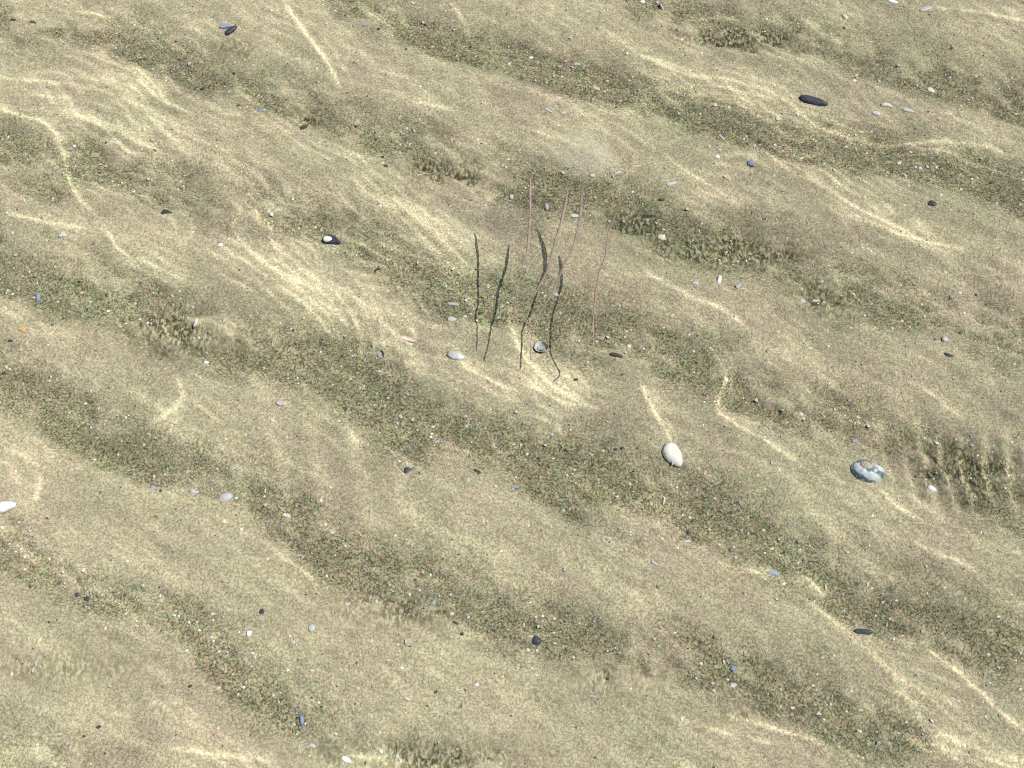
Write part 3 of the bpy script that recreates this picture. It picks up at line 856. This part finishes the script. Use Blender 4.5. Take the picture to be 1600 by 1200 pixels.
 ('scrap','dark',297,1072,8,4,15,'dark scrap on sand left of the lowest band'),
 ('frag','white',134,948,6,4,-20,'white grain just below a pair of black chips'),
 ('sliver','pale',1074,846,11,4,0,'pale sliver in the dark band below the ivory clam shell'),
 ('frag','black',1075,833,8,9,-20,'black chip in the dark band below the ivory clam shell'),
 ('scrap','dark',991,780,11,4,-5,'dark scrap left of an upright cream splinter'),
 ('scrap','black',973,700,7,4,0,'black chip left of the ivory clam shell'),
 ('scrap','dark',885,704,9,4,-40,'dark scrap on the band in the middle'),
 ('frag','pale',1252,647,9,6,0,'white grey chip on the bank left above the snail shell'),
 ('frag','white',1240,703,5,4,0,'white speck left of the snail shell'),
 ('sliver','white',626,651,8,5,-50,'pale chip in the band above a black triangle'),
 ('sliver','bluegrey',683,690,9,4,30,'bluish white sliver in the band above a black triangle'),
 ('crescent','cream',561,834,9,5,-50,'cream curved chip beneath the brown scrap'),
 ('sliver','pale',857,173,13,4,-28,'pale splinter above the jellyfish bell'),
 ('sliver','pale',881,176,10,4,25,'faint splinter right of another above the jellyfish bell'),
 ('frag','brown',711,220,6,4,-10,'small brown chip left above the jellyfish bell'),
 ('oval','white',926,274,10,6,5,'white chip seen through the lower rim of the jellyfish bell'),
 ('sliver','white',966,270,12,4,5,'bright white sliver right of the jellyfish bell'),
 ('sliver','pale',1050,287,18,6,14,'long pale greenish sliver right of the jellyfish'),
 ('sliver','pale',870,461,11,5,-20,'grey sliver between the arms and their shadows'),
 ('crescent','pale',512,250,12,4,-20,'pale curved sliver above parallel streaks'),
]
seen = set()
for it in L_:
    if (it[2], it[3]) in seen: continue
    seen.add((it[2], it[3]))
    item(*it)

# loose shell grit and sand crumbs, thickest where the dark debris lies
def grit():
    g = np.random.default_rng(77)
    V, F, MI = [], [], []
    mats = ['white', 'pale', 'cream', 'grey', 'dark', 'brown', 'black']
    pr = np.array([.34, .24, .20, .10, .05, .05, .02]); pr = pr / pr.sum()
    cnt = 0
    while cnt < 4200:
        x = XC + g.uniform(-1.5, 1.5); y = YC + g.uniform(-1.25, 1.25)
        d = D[int((y - fgy[0]) / FS), int((x - fgx[0]) / FS)]
        if g.random() > .08 + .8 * min(d, 1): continue
        cnt += 1
        s = .0008 + .0009 * g.exponential() ; s = min(s, .0036)
        k = int(g.integers(4, 7)); z = ground_z(x, y)
        st = len(V); a0_ = g.uniform(0, 6.28); asp = g.uniform(.4, 1); ro = g.uniform(0, 3.14)
        tx, ty = g.uniform(-.5, .5, 2)
        lo_, up_ = [], []
        for i in range(k):
            a = a0_ + i / k * 2 * math.pi
            r = s * g.uniform(.7, 1.2)
            u, v = r * math.cos(a), r * asp * math.sin(a)
            px_, py_ = u * math.cos(ro) - v * math.sin(ro), u * math.sin(ro) + v * math.cos(ro)
            zz = z + .0004 + s * .25 + (px_ * tx + py_ * ty)
            V.append((x + px_, y + py_, zz)); V.append((x + px_, y + py_, zz - s * .5))
        V.append((x, y, z + .0004 + s * .55))
        F_ = [[st + 2 * i, st + 2 * ((i + 1) % k), st + 2 * k] for i in range(k)] + [[st + 2 * i + 1, st + 2 * ((i + 1) % k) + 1, st + 2 * ((i + 1) % k), st + 2 * i] for i in range(k)]
        F += F_
        MI += [int(g.choice(7, p=pr))] * len(F_)
    me = build_mesh("shell_grit", V, F, False)
    for m in mats: me.materials.append(MAT[m])
    me.polygons.foreach_set("material_index", MI)
    o = link("shell_grit", me, None)
    o['kind'] = 'stuff'
    tag(o, 'fine pale and dark shell grit strewn over the rippled sand', 'shell grit')
grit()

# ------------------------------------------------------------------ the jellyfish
def project(p):
    v = p - CAM
    f = Vector((0, cp, -sp)); u = Vector((0, sp, cp))
    d = v.dot(f)
    return 800 + v.x / d / TH * 800, 600 - v.dot(u) / d / TH * 800
def joint(t, s, z):
    """the point at height z whose own picture and whose shadow's picture come closest to t and s"""
    p = at(*t, z)
    f = at(*s, FLOOR - .004)
    q = f + in_water * ((z - f.z) / in_water.z)
    m = p * .35 + q * .65
    return m, (p - q).length
def lift(t, s, zmin=.02, zmax=.30):
    best = None
    for k in range(120):
        z = FLOOR + zmin + (zmax - zmin) * k / 119
        m, e = joint(t, s, z)
        if best is None or e < best[0]: best = (e, m)
    return best[1]
def resample(pts, n):
    P = np.array(pts, float)
    P = np.vstack([2 * P[0] - P[1], P, 2 * P[-1] - P[-2]])
    m = len(P) - 3; out = []
    for j in range(n):
        u = j / (n - 1) * m; i = min(int(u), m - 1); t = u - i
        a, b, c, d = P[i], P[i + 1], P[i + 2], P[i + 3]
        out.append(0.5 * (2 * b + (c - a) * t + (2 * a - 5 * b + 4 * c - d) * t * t + (3 * b - a - 3 * c + d) * t ** 3))
    return np.array(out)
ARMS = [  # the arm as seen, its shadow as seen, thickness in px at top and tip
 ([(838,285),(831,318),(819,350),(812,385),(804,420),(796,450),(792,485)], [(735,363),(744,400),(753,430),(755,470),(751,495),(748,520),(746,553)], 5.2, 2.6),
 ([(898,302),(888,345),(878,390),(866,430),(852,470),(845,500),(840,525)], [(787,383),(784,420),(775,455),(769,490),(756,515),(749,535),(744,556)], 7.0, 2.6),
 ([(905,290),(896,330),(886,372),(874,415),(862,455),(848,500),(836,540),(822,566)], [(838,365),(851,400),(854,430),(843,455),(833,485),(813,512),(808,545),(813,578)], 7.4, 2.2),
 ([(965,308),(945,348),(938,395),(932,430),(935,475),(938,520),(928,550),(908,564)], [(872,405),(876,435),(879,462),(868,490),(859,525),(856,558),(868,585),(858,602)], 5.6, 2.0),
]
arm_m, nt, out = new_mat("pinkish_jelly_arm"); b = NB(nt)
P_ = b.n("ShaderNodeTexCoord").outputs["Object"]
cc = b.mix(b.noise(P_, 60, 3), (.36, .22, .18), (.60, .47, .40))
df = b.n("ShaderNodeBsdfPrincipled", i_Base_Color=cc, i_Roughness=.5)
df.inputs["Specular IOR Level"].default_value = .2
tr = b.n("ShaderNodeBsdfTransparent")
ms = b.n("ShaderNodeMixShader", i_0=.62); nt.links.new(tr.outputs[0], ms.inputs[1]); nt.links.new(df.outputs[0], ms.inputs[2])
nt.links.new(ms.outputs[0], out.inputs[0])

bell_c = lift((915, 252), (812, 335), .12, .34)
print('BELL', bell_c)
jelly = bpy.data.objects.new('jellyfish', None); C.collection.objects.link(jelly)
jelly.location = bell_c; jelly.empty_display_size = .02
tag(jelly, 'almost invisible jellyfish with thin pinkish arms drifting just above the sand', 'jellyfish')
for T, S_, w0, w1 in ARMS:
    n = 46
    t2, s2 = resample(T, n), resample(S_, n)
    hs = np.array([lift(tuple(a), tuple(c)).z for a, c in zip(t2, s2)])
    kk = np.polyfit(np.linspace(0, 1, n), hs, 4)
    hs = np.clip(np.polyval(kk, np.linspace(0, 1, n)), FLOOR + .03, FLOOR + .33)
    pts = np.array([tuple(joint(tuple(a), tuple(c), z)[0]) for a, c, z in zip(t2, s2, hs)])
    print('ARM', [round(float(v - FLOOR), 3) for v in hs[::9]], [round(joint(tuple(a), tuple(c), z)[1], 3) for a, c, z in zip(t2[::9], s2[::9], hs[::9])])
    # ruffle
    V, F = [], []; m = 8
    for i in range(n):
        f = i / (n - 1)
        r = (w0 * (1 - f) + w1 * f) * .00082 / 2 * (1 + .22 * math.sin(i * 1.9) + .15 * math.sin(i * 4.3))
        if i < 3: r *= .4 + .2 * i
        tn = Vector(pts[min(i + 1, n - 1)] - pts[max(i - 1, 0)]).normalized()
        e1 = tn.cross(Vector((0, 1, .3))).normalized(); e2 = tn.cross(e1)
        for j in range(m):
            a = 2 * math.pi * j / m
            V.append(Vector(pts[i]) + e1 * r * math.cos(a) * 1.15 + e2 * r * .8 * math.sin(a) - bell_c)
    for i in range(n - 1):
        for j in range(m):
            F.append([i * m + j, i * m + (j + 1) % m, (i + 1) * m + (j + 1) % m, (i + 1) * m + j])
    F.append(list(range(m))[::-1]); F.append([(n - 1) * m + j for j in range(m)])
    link('tentacle', build_mesh('tentacle', V, F), arm_m, jelly)

# the bell is so thin that only scattered flecks of milky tissue catch the light
bell_m, nt, out = new_mat("milky_jelly"); b = NB(nt)
df = b.n("ShaderNodeBsdfPrincipled", i_Base_Color=(.60, .565, .43, 1), i_Roughness=.5)
tr = b.n("ShaderNodeBsdfTransparent")
ms = b.n("ShaderNodeMixShader", i_0=.75); nt.links.new(tr.outputs[0], ms.inputs[1]); nt.links.new(df.outputs[0], ms.inputs[2])
nt.links.new(ms.outputs[0], out.inputs[0])
g = np.random.default_rng(12)
V, F = [], []
br = .060
def dome(u, v):
    """u: 0 top .. 1 rim, v: angle"""
    a = u * math.pi * .5
    return Vector((br * math.sin(a) * math.cos(v), br * math.sin(a) * math.sin(v), .036 * math.cos(a)))
nf = 0
while nf < 32000:
    u, v = math.sqrt(g.random()), g.uniform(0, 2 * math.pi)
    dens = .95 * (1 - max(0, (u - .45) / .55)) ** 1.5 * (.75 + .25 * math.cos(4 * v + 6 * u))
    if g.random() > dens: continue
    nf += 1
    p = dome(u, v); e = .00028 * g.uniform(.6, 1.3)
    q1 = Vector(g.normal(size=3)).cross(Vector((p.x, p.y, p.z * 2 + .02))).normalized()
    q2 = q1.cross(Vector((p.x, p.y, p.z * 2 + .02)).normalized()).normalized()
    st = len(V)
    V += [p + q1 * e, p + q2 * e, p - q1 * e, p - q2 * e]
    F.append((st, st + 1, st + 2, st + 3))
bell = link('bell', build_mesh('bell', V, F, False), bell_m, jelly)
bell.rotation_euler = (R(-14), R(8), 0)
